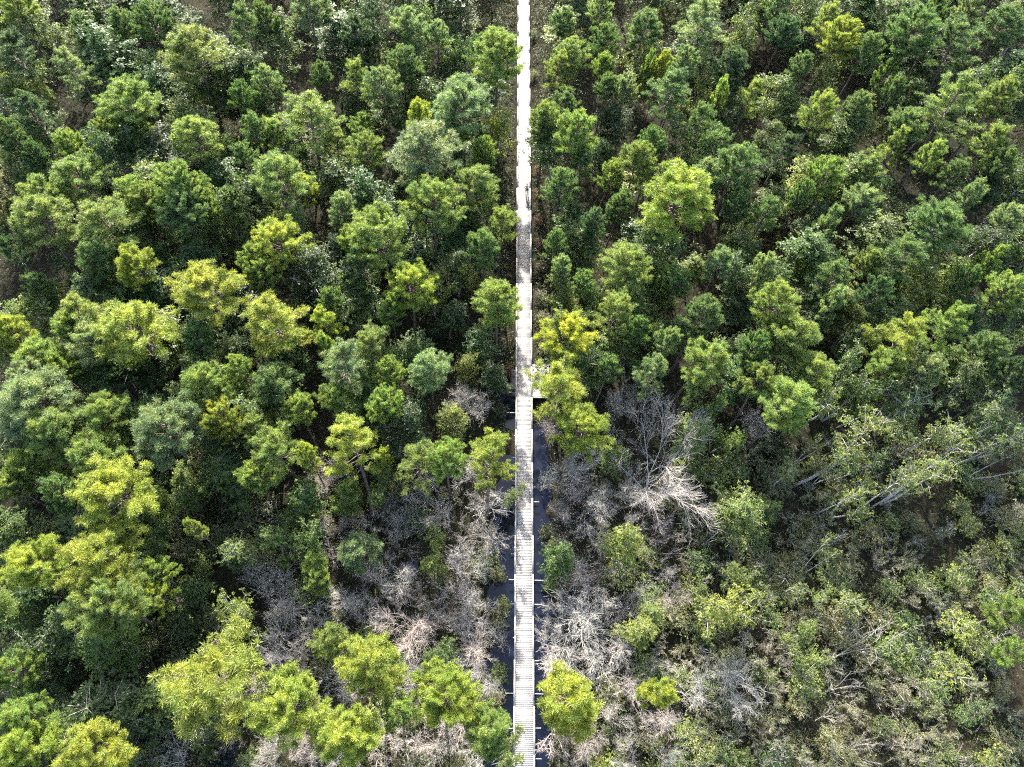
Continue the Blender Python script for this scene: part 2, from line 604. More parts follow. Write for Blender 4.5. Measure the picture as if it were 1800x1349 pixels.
def make_pine(seed, H=16.0, Rc=2.7, low=0.52, nb=40, needles=24, style='dome'):
    r = np.random.default_rng(seed)
    gt, gn = Geo(), Geo()
    trunk = path_pts((0, 0, -.3), (r.normal(0, .01), r.normal(0, .01), 1), H * .97 + .3, 12, r, .018, .06)
    tr = np.linspace(.19, .035, 12) * (H / 16)
    tr[0] *= 1.35
    tube(gt, trunk, tr, 8)
    tc, ta = [], []
    sp0, sp1, sr0, sr1 = [], [], [], []
    nb = int(nb * 1.4)
    for k in range(nb):
        t = ((k + r.uniform(0, 1)) / nb) ** .82
        z = low + (1 - low) * t * .97
        p, _ = along(trunk, z)
        prof = np.interp(t, [0, .12, .35, .62, .85, 1], [.62, .92, 1.0, .86, .55, .22]) if style == 'dome' else np.interp(t, [0, .2, .5, .8, 1], [.8, 1.0, .85, .75, .4])
        L = Rc * prof * r.uniform(.62, 1.12)
        az = k * 2.39996 + r.normal(0, .45)
        if style == 'dome':                       # limbs end on an uneven dome
            h = t ** 1.15
            rho = Rc * math.sqrt(max(1 - h ** 2.3, .01)) * np.interp(h, [0, .1, .3], [.72, .95, 1]) * r.uniform(.76, 1.08) * (1 + .12 * math.sin(az * 2 + seed))
            ze = H * (low + .06) + (H * .99 - H * (low + .06)) * h + r.normal(0, .12)
            rise = rho * math.tan(R(np.interp(h, [0, .5, 1], [12, 32, 60]) + r.normal(0, 8)))
            p, _ = along(trunk, max(low * .95, min(.97, (ze - rise) / H)))
            top_, _ = along(trunk, min(.98, ze / H))
            e_ = np.array([top_[0] + math.cos(az) * rho, top_[1] + math.sin(az) * rho, ze])
            L = np.linalg.norm(e_ - p)
            d = unit(e_ - p) - np.array([0, 0, .16])
            B = path_pts(p, d, L, 6, r, .09, .07)
        else:
            el = R(np.interp(t, [0, .4, .8, 1], [-2, 14, 40, 68]) + r.normal(0, 9))
            d = (math.cos(az) * math.cos(el), math.sin(az) * math.cos(el), math.sin(el))
            B = path_pts(p, d, L, 6, r, .13, .07)
        rb = np.linspace(.05 if L > 1.6 else .035, .012, 6)
        tube(gt, B, rb, 4)
        if t < .2 and r.random() < .22:
            # a dead, bare limb
            for _ in range(5):
                q, dd = along(B, r.uniform(.4, 1))
                e = q + unit(dd + r.normal(size=3) * .7) * r.uniform(.3, .7)
                sp0.append(q); sp1.append(e); sr0.append(.014); sr1.append(.006)
            continue
        dens = 1.0 if r.random() < .85 else .5
        ns = max(6, int((L * 5.2 if style != 'dome' else 4.5 + L * 3.2) * dens))
        for s in range(ns):
            u = (r.uniform(.30, 1.0) if t < .6 else r.uniform(.2, 1.0)) if style != 'dome' else 1 - .68 * r.random() ** 1.3
            q, dd = along(B, u)
            side = np.cross(dd, [0, 0, 1.0])
            side = unit(side) if np.linalg.norm(side) > .1 else unit(r.normal(size=3))
            sd_ = unit(dd * r.uniform(.5, 1.0) + side * (1 if s % 2 else -1) * r.uniform(.4, 1.1) + np.array([0, 0, r.uniform(.0, .65)]))
            sl = r.uniform(.3, .62) * (.55 + .45 * Rc / 2.7) * (1.15 - .35 * u)
            e = q + sd_ * sl
            sp0.append(q); sp1.append(e); sr0.append(.016); sr1.append(.008)
            nt_ = max(1, int(sl / .24 + r.uniform(0, .6)))
            for c in range(nt_):
                f = 1 - c * .24 / sl
                if f < .25:
                    break
                tc.append(q + (e - q) * f + r.normal(0, .03, 3)); ta.append(unit(sd_ + np.array([0, 0, .35]) + r.normal(0, .2, 3)))
        for c in range(3):
            tc.append(B[-1] - (B[-1] - B[-2]) * c * .5 + r.normal(0, .04, 3)); ta.append(unit(B[-1] - B[-2] + np.array([0, 0, .4])))
    # leader
    for c in range(10):
        tc.append(trunk[-1] + r.normal(0, .22, 3) + np.array([0, 0, .1 - .08 * c])); ta.append(unit(r.normal(0, .5, 3) + np.array([0, 0, 1])))
    prisms(gt, sp0, sp1, np.array(sr0), np.array(sr1), 3)
    tufts(gn, tc, ta, r, needles, .29, .027)
    tcn = np.array(tc)
    W_ = 2 * np.percentile(np.hypot(tcn[:, 0] - trunk[8][0], tcn[:, 1] - trunk[8][1]), 93) + .3
    zc = float(np.percentile(tcn[:, 2], 62))
    return dict(trunk=gt.mesh('pine_trunk', M_BARK, True), crown=gn.mesh('pine_needles', M_NEEDLE), W=W_, zc=zc, H=H, n=len(tc))


def leaves(g, C, A, r, count, ln, wd, droop=-.1, spread=1.0):
    """rosettes of folded leaves at C facing A"""
    C, A = np.asarray(C), np.asarray(A)
    n = len(C)
    D, U, W = frames(A)
    ph = r.uniform(0, 2 * math.pi, (n, count))
    ct = r.uniform(-.15, .8, (n, count)) * spread
    st = np.sqrt(np.clip(1 - ct ** 2, 0, 1))
    d = ct[..., None] * D[:, None] + st[..., None] * (np.cos(ph)[..., None] * U[:, None] + np.sin(ph)[..., None] * W[:, None])
    d[..., 2] += droop
    d /= np.linalg.norm(d, axis=2, keepdims=True)
    L = ln * r.uniform(.65, 1.2, (n, count, 1))
    nrm = np.cross(d, D[:, None] * np.ones((1, count, 1)))
    side = nrm / np.maximum(np.linalg.norm(nrm, axis=2, keepdims=True), 1e-6)
    side = side + r.normal(0, .25, side.shape)
    face = np.cross(side, d)
    base = C[:, None] + r.normal(0, .05, (n, count, 3)) - D[:, None] * r.uniform(0, .16, (n, count, 1))
    mid = base + d * L * .5 - face * L * .03
    hw = side * wd * .5 * r.uniform(.8, 1.2, (n, count, 1))
    lift = face * wd * .12
    V = np.stack([base, mid + hw + lift, base + d * L, mid - hw + lift], 2).reshape(-1, 3)
    k = np.arange(n * count) * 4
    T = np.stack([np.stack([k, k + 1, k + 2], 1), np.stack([k, k + 2, k + 3], 1)], 1).reshape(-1, 3)
    ti = np.clip(np.repeat(r.normal(.5, .16, n), count) + r.normal(0, .16, n * count), 0, 1)
    g.add(V, T, np.repeat(ti, 4))


def make_broad(seed, H=8.0, Rc=1.7, low=.4, style='ovoid', ros=420, per=11, stems=1, ln=.15, wd=.068, mat=None):
    r = np.random.default_rng(seed)
    gt, gl = Geo(), Geo()
    C, A, sp0, sp1 = [], [], [], []
    for s in range(stems):
        lean = r.normal(0, .05 if stems == 1 else .16, 2)
        h = H * (1 if s == 0 else r.uniform(.7, .95))
        trunk = path_pts((0, 0, -.2), (lean[0], lean[1], 1), h * .93, 9, r, .05, .04)
        tube(gt, trunk, np.linspace(.085, .018, 9) * (H / 8) ** .8, 6)
        nb = int(25 / stems ** .6)
        for k in range(nb):
            t = (k + r.random()) / nb
            p, _ = along(trunk, low + (1 - low) * t)
            if style == 'ovoid':
                prof = np.interp(t, [0, .3, .6, .85, 1], [.75, 1, .85, .5, .2])
            elif style == 'dome':
                prof = np.interp(t, [0, .4, .75, 1], [.7, 1, .9, .4])
            else:
                prof = np.interp(t, [0, .5, .8, 1], [.35, .8, 1.0, .6])
            L = Rc * prof * r.uniform(.5, 1.28)
            az = k * 2.39996 + r.normal(0, .5)
            el = R(np.interp(t, [0, .6, 1], [12, 32, 65]) + r.normal(0, 12))
            d = (math.cos(az) * math.cos(el), math.sin(az) * math.cos(el), math.sin(el))
            B = path_pts(p, d, L, 5, r, .16, .06)
            tube(gt, B, np.linspace(.028, .008, 5), 4)
            m = int(ros / stems / nb * r.uniform(.5, 1.5) * (prof * 1.25 + .1))
            for _ in range(m):
                q, dd = along(B, 1 - .6 * r.random() ** 1.4)
                o = r.normal(0, 1, 3) * np.array([1, 1, .75]) * (.15 + .085 * Rc)
                e = q + o
                C.append(e)
                A.append(unit(unit(o) * .6 + dd * .3 + np.array([0, 0, .75]) + r.normal(0, .25, 3)))
                if r.random() < .4:
                    sp0.append(q); sp1.append(e)
    prisms(gt, sp0, sp1, .009, .005, 3)
    leaves(gl, C, A, r, per, ln, wd)
    Cn = np.array(C)
    ctr = np.median(Cn[:, :2], axis=0)
    W_ = 2 * np.percentile(np.hypot(*(Cn[:, :2] - ctr).T), 90) + .15
    return dict(trunk=gt.mesh('broadleaf_trunk', M_PALE, True), crown=gl.mesh('broadleaf_leaves', mat or M_LEAF), W=W_, zc=float(np.percentile(Cn[:, 2], 58)), H=H)


def make_bare(seed, H=4.0, stems=6, spread=.55, kids=(8, 7, 5), rad=.042, fine=.0082, single=False, leaf=0, up=.05, wdt=1.0, bend=1.0):
    """leafless crown; optionally a few leaves left on it"""
    r = np.random.default_rng(seed)
    gt, gk, gl = Geo(), Geo(), Geo()
    L2 = []
    starts = []
    if single:
        trunk = path_pts((0, 0, -.2), (r.normal(0, .1), r.normal(0, .1), 1), H * .42, 6, r, .12 * bend, .03)
        tube(gt, trunk, np.linspace(rad * 2.4, rad * 1.6, 6), 8)
        for s in range(stems):
            p, _ = along(trunk, r.uniform(.45, 1))
            starts.append((p, H * r.uniform(.5, .75)))
    else:
        starts = [(np.array([r.normal(0, .15), r.normal(0, .15), -.15]), H * r.uniform(.75, 1.1)) for _ in range(stems)]
    for s, (p, L) in enumerate(starts):
        az = s * 2 * math.pi / stems + r.normal(0, .35)
        tilt = spread * r.uniform(.5, 1.35)
        d = np.array([math.cos(az) * math.sin(tilt) * wdt, math.sin(az) * math.sin(tilt) * wdt, math.cos(tilt)])
        B = path_pts(p, d, L, 8, r, .15 * bend, up)
        tube(gt, B, np.linspace(rad, rad * .3, 8), 5)
        for k in range(kids[0]):
            q, dd = along(B, r.uniform(.28, 1))
            B2 = path_pts(q, dd + r.normal(size=3) * .5, L * r.uniform(.3, .55), 5, r, .12, up)
            tube(gk, B2, np.linspace(rad * .38, fine * 1.1, 5), 3)
            for k2 in range(kids[1]):
                q2, d2 = along(B2, r.uniform(.2, 1))
                B3 = path_pts(q2, d2 + r.normal(size=3) * .5, L * r.uniform(.14, .28), 4, r, .13, up * .7)
                L2.append((B3[:-1], B3[1:], fine))
                for k3 in range(kids[2]):
                    q3, d3 = along(B3, r.uniform(.15, 1))
                    B4 = path_pts(q3, d3 + r.normal(size=3) * .5, L * r.uniform(.07, .15), 3, r, .13, up * .5)
                    L2.append((B4[:-1], B4[1:], fine * .7))
    P0, P1 = np.concatenate([a for a, b, c in L2]), np.concatenate([b for a, b, c in L2])
    rr = np.concatenate([np.full(len(a), c) for a, b, c in L2])
    prisms(gk, P0, P1, rr, rr * .75, 3)
    W_ = 2 * np.percentile(np.hypot(P1[:, 0], P1[:, 1]), 88)
    out = dict(trunk=gt.mesh('bare_trunk', M_PALE, True), crown=gk.mesh('bare_twigs', M_PALE), W=W_, zc=float(np.percentile(P1[:, 2], 55)), H=H)
    if leaf:
        idx = r.choice(len(P1), min(leaf, len(P1)), replace=False)
        leaves(gl, P1[idx], rand_dirs(r, len(idx)) + np.array([0, 0, .8]), r, 6, .13, .055)
        out['leaves'] = gl.mesh('shrub_leaves', M_DULL)
    return out


PINES = [make_pine(100 + k, H, Rc, low, nb, 34, st) for k, (H, Rc, low, nb, st) in enumerate([
    (16, 2.7, .64, 44, 'dome'), (16, 2.5, .66, 40, 'dome'), (16.5, 2.9, .62, 48, 'dome'), (15.5, 2.3, .66, 38, 'dome'), (16, 2.7, .62, 36, 'flat'), (15, 2.2, .62, 38, 'dome'),
    (16, 2.4, .58, 46, 'dome'), (17, 3.1, .64, 50, 'dome'), (16, 2.9, .64, 34, 'flat'), (15, 2.0, .60, 38, 'dome')])]
SPARSE = [make_pine(140 + k, 16, 2.8, .56, 26, 34, 'flat') for k in range(2)]
SMALLP = [make_pine(160 + k, 8.5, 1.55, .42, 24, 34, 'dome') for k in range(3)]
BROAD = [make_broad(200 + k, **a) for k, a in enumerate([
    dict(H=9, Rc=1.5, low=.38, style='ovoid', ros=760), dict(H=8.5, Rc=1.8, low=.42, style='dome', ros=860), dict(H=7.5, Rc=1.7, low=.35, style='ovoid', ros=760, stems=2),
    dict(H=8, Rc=2.0, low=.45, style='dome', ros=900, stems=2), dict(H=9.5, Rc=1.4, low=.45, style='ovoid', ros=680), dict(H=7, Rc=1.5, low=.3, style='ovoid', ros=720, stems=3),
    dict(H=8, Rc=1.6, low=.4, style='dome', ros=620, stems=2)])]
OPEN = [make_broad(240 + k, H=9.5, Rc=1.55, low=.58, style='open', ros=210, per=10, stems=st) for k, st in enumerate((1, 2, 1))]
BUSH = [make_broad(260 + k, H=2.8, Rc=1.15, low=.18, style='dome', ros=230, per=9, stems=st, ln=.13, wd=.055, mat=M_DULL) for k, st in enumerate((4, 5, 3))]
BARE = [make_bare(300 + k, **a) for k, a in enumerate([
    dict(H=4.2, stems=7, spread=.6), dict(H=4.0, stems=8, spread=.75, kids=(7, 6, 4)), dict(H=4.6, stems=6, spread=.5), dict(H=3.6, stems=9, spread=.85, kids=(6, 6, 4)), dict(H=5, stems=5, spread=.45, kids=(8, 6, 4))])]
HERO = make_bare(351, H=11, stems=8, spread=1.0, kids=(11, 8, 5), rad=.062, fine=.0085, single=True, up=.05)
TWIGGY = [make_bare(370 + k, H=2.6, stems=6, spread=.75, kids=(6, 5, 3), rad=.03, fine=.010, leaf=lf*2) for k, lf in enumerate((90, 160, 240))]
SNAG = [make_bare(390 + k, H=6, stems=4, spread=.55, kids=(5, 4, 2), rad=.055, fine=.016, single=True, bend=.45) for k in range(3)]

# ------------------------------------------------------------------ planting
COLR = dict(Y=(.252, .288, .052), L=(.182, .236, .064), G=(.108, .164, .058), D=(.062, .108, .046), P=(.172, .222, .102), O=(.32, .33, .04))
LOOK = dict(Y='yellow-green', L='bright green', G='mid green', D='dark green', P='pale green', O='golden', R='rust-tinged', K='olive', W='ash grey', N='pinkish grey', B='blue-green')
BCOL = dict(B=(.066, .114, .036), G=(.088, .134, .036), L=(.145, .185, .048), P=(.128, .165, .058), D=(.048, .076, .026), Y=(.175, .205, .048), K=(.155, .155, .058), R=(.15, .07, .04), W=(.125, .135, .065), N=(.13, .115, .065))
TREES = []


def plant(kind, var, px, py, wpx, col, base=None, zc=None, lean=None, bark=None, palette=COLR, stretch=1.0, lookup=None):
    """stand one tree up so that the middle of its crown lies on the sight line through px, py"""
    zc0 = var['zc']
    z = zc if zc else zc0
    C = at(px, py, z)
    Wm = max(wpx * depth(C) / FOCAL, .7)
    if base is not None:
        B = at(base[0], base[1], .1)
    else:
        lx, ly = lean if lean is not None else ((.055 if px < 900 else .075) + rnd.gauss(0, .025), rnd.gauss(0, .02))
        B = np.array([C[0] - lx * z, C[1] - ly * z, 0])
    if base is None and abs(B[0]) < 1.15:
        B[0] = math.copysign(1.3, B[0])
    B[2] = max(float(height(B[0], B[1])), -.3) - .05
    ax = Vector(C - B)
    sxy = Wm / var['W']
    sz = ax.length / zc0 * stretch
    qt = Vector((0, 0, 1)).rotation_difference(ax.normalized())
    qz = Quaternion((0, 0, 1), rnd.uniform(0, 2 * math.pi))
    e = bpy.data.objects.new(kind, None)
    COL.objects.link(e)
    e.empty_display_size = .2
    e.rotation_mode = 'QUATERNION'
    e.rotation_quaternion = qt @ qz
    e.location = B
    e.scale = (sxy, sxy, sz)
    c = palette[col] if isinstance(col, str) else col
    v = rnd.uniform(.88, 1.12)
    c = tuple(x * v * rnd.uniform(.95, 1.05) for x in c)
    bk = bark or (.13, .10, .085)
    bv_ = rnd.uniform(.85, 1.15)
    bk = tuple(x * bv_ * rnd.uniform(.98, 1.02) for x in bk)
    obj('trunk', var['trunk'], e, bk)
    obj('crown', var['crown'], e, c if 'leaves' not in var and kind not in ('bare_tree', 'bare_shrub', 'dead_tree') else bk)
    if 'leaves' in var:
        obj('foliage', var['leaves'], e, c)
    TREES.append(dict(o=e, kind=kind, px=px, py=py, w=wpx, col=col if isinstance(col, str) else lookup, Wm=Wm, C=C, B=B))
    return e


def pine(px, py, wpx, col='L', var=None, **kw):
    if 120 < py < 345 and 780 < px < 900:         # the sunny stretch of the walk round the person
        px, wpx = px - 13, wpx * .93
    zc = kw.pop('zc', None)
    if zc is None:
        z0 = 12.3
        Wm = wpx * depth(at(px, py, z0)) / FOCAL
        zc = float(np.clip(10.2 + (Wm - 3.2) * .75 + rnd.gauss(0, .5), 8.0, 13.6))
    v = var or PINES[rnd.randrange(len(PINES))]
    if var is None and zc < 9.2 and rnd.random() < .6:
        v = SMALLP[rnd.randrange(3)]
    return plant('pine_tree', v, px, py, wpx * 1.04, col, zc=zc, **kw)


# pines: middle of the crown, its width, its colour
PT = '''340 84 105 L;271 33 64 G;18 97 75 D;225 176 100 L;238 225 50 L;435 33 60 G;345 238 80 L;143 312 95 L;70 335 85 L;232 335 60 L;309 315 85 L;353 340 50 L;440 265 55 G;445 225 45 G;10 235 50 G
726 35 65 P;770 60 45 P;545 18 75 P;462 28 45 G;492 50 30 G;560 123 40 G;875 88 92 L;838 75 50 G;825 175 115 P;540 205 100 L;478 230 50 L;629 218 50 L;737 198 45 Y;752 256 120 P;642 262 70 L;813 238 55 L;867 268 45 L;490 306 95 L;537 330 45 Y;588 250 55 L;850 322 82 L;744 335 50 L;788 337 40 L
1135 43 60 G;1066 64 58 G;1245 31 85 P;1007 92 60 L;982 115 48 L;990 166 58 G;959 204 55 L;1023 225 78 L;1058 110 40 L;1064 148 46 G;1100 153 45 P;1176 164 85 G;1202 110 50 P;1166 112 30 Y;1140 118 24 L;1235 200 52 G;1268 171 32 L;1319 169 52 L;1150 250 52 G;1120 276 62 L;1074 302 45 L;1258 250 58 G;1301 281 85 G;1195 342 130 Y;1243 302 55 P
1381 51 58 D;1452 26 42 L;1480 59 68 Y;1524 84 56 G;1404 107 46 G;1608 46 90 G;1642 15 44 G;1698 77 88 G;1770 38 80 G;1710 12 50 P;1442 187 60 L;1565 118 34 G;1570 153 44 G;1596 210 66 G;1685 174 105 L;1762 164 62 L;1744 235 60 L;1527 276 70 L;1639 268 46 L;1452 297 60 L;1583 248 45 L;1680 299 44 G;1770 284 50 G
77 381 100 L;179 373 105 L;256 352 70 L;320 368 80 G;358 368 45 L;164 448 65 G;235 460 68 Y;358 496 118 Y;10 432 40 D;64 501 46 G;150 542 80 L;128 566 70 L;232 578 130 Y;22 580 60 Y;153 598 85 P;69 624 75 L;110 645 62 L;51 665 80 P;435 455 55 L;425 650 58 L;358 672 80 L;353 596 60 G
483 423 92 Y;667 405 110 L;616 419 50 L;762 364 105 L;650 458 60 G;718 499 85 Y;688 540 45 L;872 524 80 L;488 552 110 Y;573 557 52 Y;578 519 40 G;645 594 75 L;593 650 88 P;578 611 35 L;685 652 50 L;757 645 75 P;850 432 62 G;880 381 58 L;483 670 80 G;463 473 60 L
1100 461 88 L;1079 540 72 L;1002 590 92 O;985 664 108 Y;1240 552 65 G;1235 621 88 L;1373 529 80 L;1340 668 70 L
1660 381 100 G;1598 437 80 G;1703 486 38 G;1775 504 70 L;1401 593 95 L;1590 585 90 Y;1670 575 75 L;1565 642 65 L;1442 647 70 L;1391 703 90 L
64 700 130 P;84 757 95 L;199 703 92 L;217 754 60 G;164 795 95 L;38 813 65 L;294 765 122 P;391 724 75 Y;205 854 138 Y;100 870 65 G;13 850 55 L;279 885 45 L;445 829 60 L;447 752 60 L;46 985 100 Y;166 985 120 Y;276 1000 58 L;340 928 30 L;179 1047 125 L;276 1032 60 Y
478 762 95 L;524 719 58 L;542 798 38 Y;616 768 98 Y;672 798 30 Y;680 708 65 L;731 809 80 L;785 797 72 L;862 790 88 Y;596 690 60 L;1020 750 95 Y
26 1170 75 L;38 1260 80 L;38 1312 90 Y;140 1335 120 Y;366 1196 185 Y;652 1168 110 Y;505 1250 135 Y;603 1290 108 Y;688 1250 64 L;785 1224 115 Y;856 1285 82 L;1015 1230 115 Y;1158 1226 60 Y'''
for row in PT.replace('\n', ';').split(';'):
    a, b, c, d = row.split()
    a, b, c = float(a), float(b), float(c)
    kw = {}
    if (a, b) in ((1685, 174), (1590, 585), (862, 790), (616, 768), (366, 1196), (985, 664), (731, 809)):
        kw['var'] = SPARSE[int(a) % 2]
    if (a, b) == (862, 790):
        kw['base'] = (857, 905)
    if (a, b) == (616, 768):
        kw['base'] = (655, 905)
    if (a, b) == (985, 664):
        kw['base'] = (972, 745)
    if (a, b) == (1195, 342):
        kw['base'] = (1148, 475)
    if a > 1000 and 1140 < b < 1300:
        kw['zc'] = 8.5
    pine(a, b, c, d, **kw)
# low young pines among the leafless shrubs
for a, b, c, d in ((603, 875, 58, 'L'), (639, 967, 72, 'P'), (547, 995, 50, 'L'), (552, 1020, 45, 'L'), (570, 1124, 62, 'L'), (1781, 1080, 62, 'L'), (1790, 1150, 50, 'L')):
    pine(a, b, c, d, var=SMALLP[int(a) % 3], zc=5.6)

def spaced(pts, px, py, dmin):
    for (a, b, c) in pts:
        if (a - px) ** 2 + ((b - py) * 1.1) ** 2 < (dmin + c) ** 2:
            return False
    return True


PALE_BARK = (.30, .28, .26)


def broad(px, py, wpx, col='B', zc=None, var=None, **kw):
    Wm = wpx * depth(at(px, py, 6)) / FOCAL
    if zc is None:
        zc = float(np.clip(4.6 + (Wm - 2.4) * .9 + rnd.gauss(0, .6), 3.4, 8.2))
    v = var or BROAD[rnd.randrange(len(BROAD))]
    return plant('broadleaf_tree', v, px, py, wpx * 1.15, col, zc=zc, palette=BCOL, bark=kw.pop('bark', PALE_BARK), **kw)


BT = '''110 66 100 P;217 255 92 B;409 158 70 G;77 225 60 G;115 255 42 P;470 100 112 P;634 87 60 P;698 128 50 P;726 133 50 B;616 164 52 P;644 179 50 P;706 164 52 P;690 190 55 P;803 23 60 P;803 97 55 B;874 222 52 Y
1002 51 62 Y;1373 164 68 L;1519 199 62 Y;1355 245 42 P;1220 290 50 P;1130 130 50 P;614 381 60 B;803 473 50 P;718 616 62 G;821 650 38 Y;790 560 50 D;850 600 55 B;1225 465 46 L;1015 440 72 G;1015 383 60 G;1150 573 46 Y;1058 629 62 L;1120 624 76 G;1304 529 66 P;1300 608 62 G;1355 361 48 P
1480 522 62 L;1514 555 36 P;1506 598 52 P;1754 616 66 L;1409 488 52 Y;1570 381 52 P;1660 465 42 P;1770 407 62 P;409 964 52 P;345 1010 50 L;217 933 62 B;795 742 48 Y;514 951 82 G;764 972 60 L;665 857 52 G;527 882 56 G;1210 767 56 L;1271 762 66 L;1237 703 62 G;1299 870 76 L;1105 977 62 Y;972 997 52 G;1084 808 42 L
210 1255 112 D;414 1088 76 L;340 1030 48 B;205 1127 92 G;77 1119 92 D;777 1147 48 G;1283 1073 86 Y;1117 1111 50 Y;1160 1073 40 L;1301 1014 46 L;1419 1132 62 L;1345 900 40 G;875 660 40 D;1050 270 40 B;1180 580 50 G;300 430 60 B'''
for row in BT.replace('\n', ';').split(';'):
    a, b, c, d = row.split()
    broad(float(a), float(b), float(c), d)
# a bough that reaches over the walk
broad(905, 1318, 50, 'L', zc=3.4, base=(862, 1345))
broad(905, 868, 34, 'P', zc=3.2, base=(880, 905))
# leaning trees with bare lower trunks
for cx, cy, wd_, bx, by, col, z in ((1529, 757, 92, 1401, 850, 'L', 9.5), (1490, 800, 60, 1395, 855, 'L', 8.5), (1657, 836, 98, 1547, 888, 'L', 7.5), (1662, 744, 66, 1578, 799, 'L', 7.5), (1435, 780, 44, 1390, 820, 'L', 7),
                                    (1486, 823, 48, 1425, 855, 'P', 6), (1401, 826, 40, 1350, 860, 'L', 6), (1596, 724, 72, 1525, 750, 'P', 8), (1519, 900, 78, 1455, 910, 'Y', 4.6), (1465, 975, 38, 1402, 1014, 'L', 5.5),
                                    (1736, 724, 50, 1665, 775, 'P', 8), (1775, 690, 60, 1715, 775, 'P', 8.5), (1785, 740, 50, 1722, 785, 'P', 7), (1284, 908, 38, 1232, 960, 'L', 5.5), (1283, 946, 36, 1235, 962, 'L', 4.5),
                                    (1493, 1058, 58, 1462, 1096, 'L', 4), (1404, 1050, 38, 1380, 1066, 'L', 3.6), (1450, 1040, 40, 1435, 1080, 'L', 4), (1340, 595, 50, 1300, 660, 'P', 8), (1460, 700, 56, 1420, 740, 'L', 8)):
    plant('leaning_tree', OPEN[int(cx) % 3], cx, cy, wd_, col, base=(bx, by), zc=z, palette=BCOL, bark=(.38, .35, .32))

for k in range(18):
    cx, cy = rnd.uniform(1400, 1800), rnd.uniform(560, 900)
    if cy > 820 and cx < 1500:
        continue
    z = rnd.uniform(6, 9)
    C_ = at(cx, cy, z)
    sl = rnd.uniform(.12, .36)
    B_ = (C_[0] - sl * z, C_[1] - rnd.uniform(-.12, .14) * z, .1)
    bx, by = proj(B_)
    plant('leaning_tree', OPEN[k % 3], cx, cy, rnd.uniform(34, 58), rnd.choice('LPPGY'), base=(bx, by), zc=z, palette=BCOL, bark=(.36, .34, .31))
# leafless shrubs and trees
GREY, PINK = (.38, .36, .33), (.42, .37, .335)
plant('bare_tree', HERO, 1158, 796, 214, (1, 1, 1), base=(1126, 886), zc=6.2, bark=(.38, .36, .335), lookup='W')
for a, b, c, z, cl in ((826, 703, 72, 4, 'W'), (700, 793, 42, 3, 'W'), (734, 880, 58, 3, 'W'), (639, 915, 58, 2.6, 'N'), (782, 905, 78, 2.6, 'N'), (700, 956, 66, 2.4, 'N'), (859, 875, 88, 2.6, 'W'), (872, 945, 80, 2.4, 'W'),
                       (578, 977, 58, 2.4, 'N'), (816, 995, 86, 2.5, 'W'), (820, 830, 62, 3, 'W'), (959, 836, 46, 3.4, 'W'), (1010, 815, 82, 3, 'W'), (972, 760, 48, 3, 'N'), (490, 1055, 92, 3, 'W'), (718, 1101, 118, 2.6, 'N'),
                       (672, 1047, 68, 2.4, 'W'), (818, 1037, 104, 2.8, 'W'), (706, 1316, 80, 2.2, 'N'), (744, 1168, 74, 2.2, 'W'), (475, 1150, 70, 2.2, 'W'), (816, 1168, 62, 2.2, 'W'), (872, 1105, 56, 2.2, 'W'),
                       (1053, 1035, 116, 3.2, 'W'), (990, 1073, 78, 3, 'W'), (1028, 1124, 145, 3, 'W'), (1079, 1157, 92, 2.6, 'W'), (1214, 1226, 84, 2.6, 'W'), (975, 1298, 84, 2.8, 'N'), (1090, 700, 60, 3, 'W'), (1300, 1200, 100, 3, 'W'),
                       (1070, 870, 60, 2.2, 'W'), (930 + 55, 900, 40, 2, 'W'), (320, 1318, 120, 1.4, 'N'), (1330, 745, 60, 2.6, 'N'), (1180, 1050, 60, 2, 'N'), (640, 1010, 50, 2, 'N'), (600, 1060, 60, 2, 'W')):
    if abs(at(a, b, z)[0]) < 1.2:
        continue
    plant('bare_shrub', BARE[int(a * 7 + b) % 5], a, b, c, (1, 1, 1), zc=z, bark=GREY if cl == 'W' else PINK, lookup=cl, lean=(rnd.gauss(0, .1), rnd.gauss(0, .1)))
tk = [(t['px'], t['py'], t['w'] * .12) for t in TREES]
for _ in range(1500):
    a, b = rnd.uniform(440, 1170), rnd.uniform(800, 1345)
    if (900 < a < 950) or (a < 560 and b < 960) or (a > 950 and b < 760) or not spaced(tk, a, b, 37):
        continue
    c, z = rnd.uniform(46, 84), rnd.uniform(2.0, 3.2)
    p = at(a, b, z)
    if abs(p[0]) < c * depth(p) / FOCAL * .5 + 1.1:
        continue
    cl = rnd.choice('WWN')
    plant('bare_shrub', BARE[int(a * 7 + b) % 5], a, b, c, (1, 1, 1), zc=z, bark=GREY if cl == 'W' else PINK, lookup=cl, lean=(rnd.gauss(0, .1), rnd.gauss(0, .1)))
    tk.append((a, b, c * .16))
# fallen and slanting dead trunks in the thicket
for cx, cy, wd_, bx, by, z in ((1530, 1118, 70, 1437, 1172, 2.4), (1500, 1205, 60, 1440, 1220, 1.4), (1470, 1258, 50, 1432, 1268, 1.2), (1520, 1312, 60, 1450, 1318, 1.4), (1700, 1333, 50, 1668, 1336, 1.0), (1770, 1125, 60, 1697, 1152, 2.4),
                               (1640, 1170, 50, 1600, 1190, 1.4), (230, 1165, 60, 190, 1150, 1.6), (480, 905, 40, 505, 940, 1.5), (1200, 960, 50, 1160, 975, 1.5)):
    plant('dead_tree', SNAG[int(cx) % 3], cx, cy, wd_, (1, 1, 1), base=(bx, by), zc=z, bark=(.27, .25, .22), lookup='W')

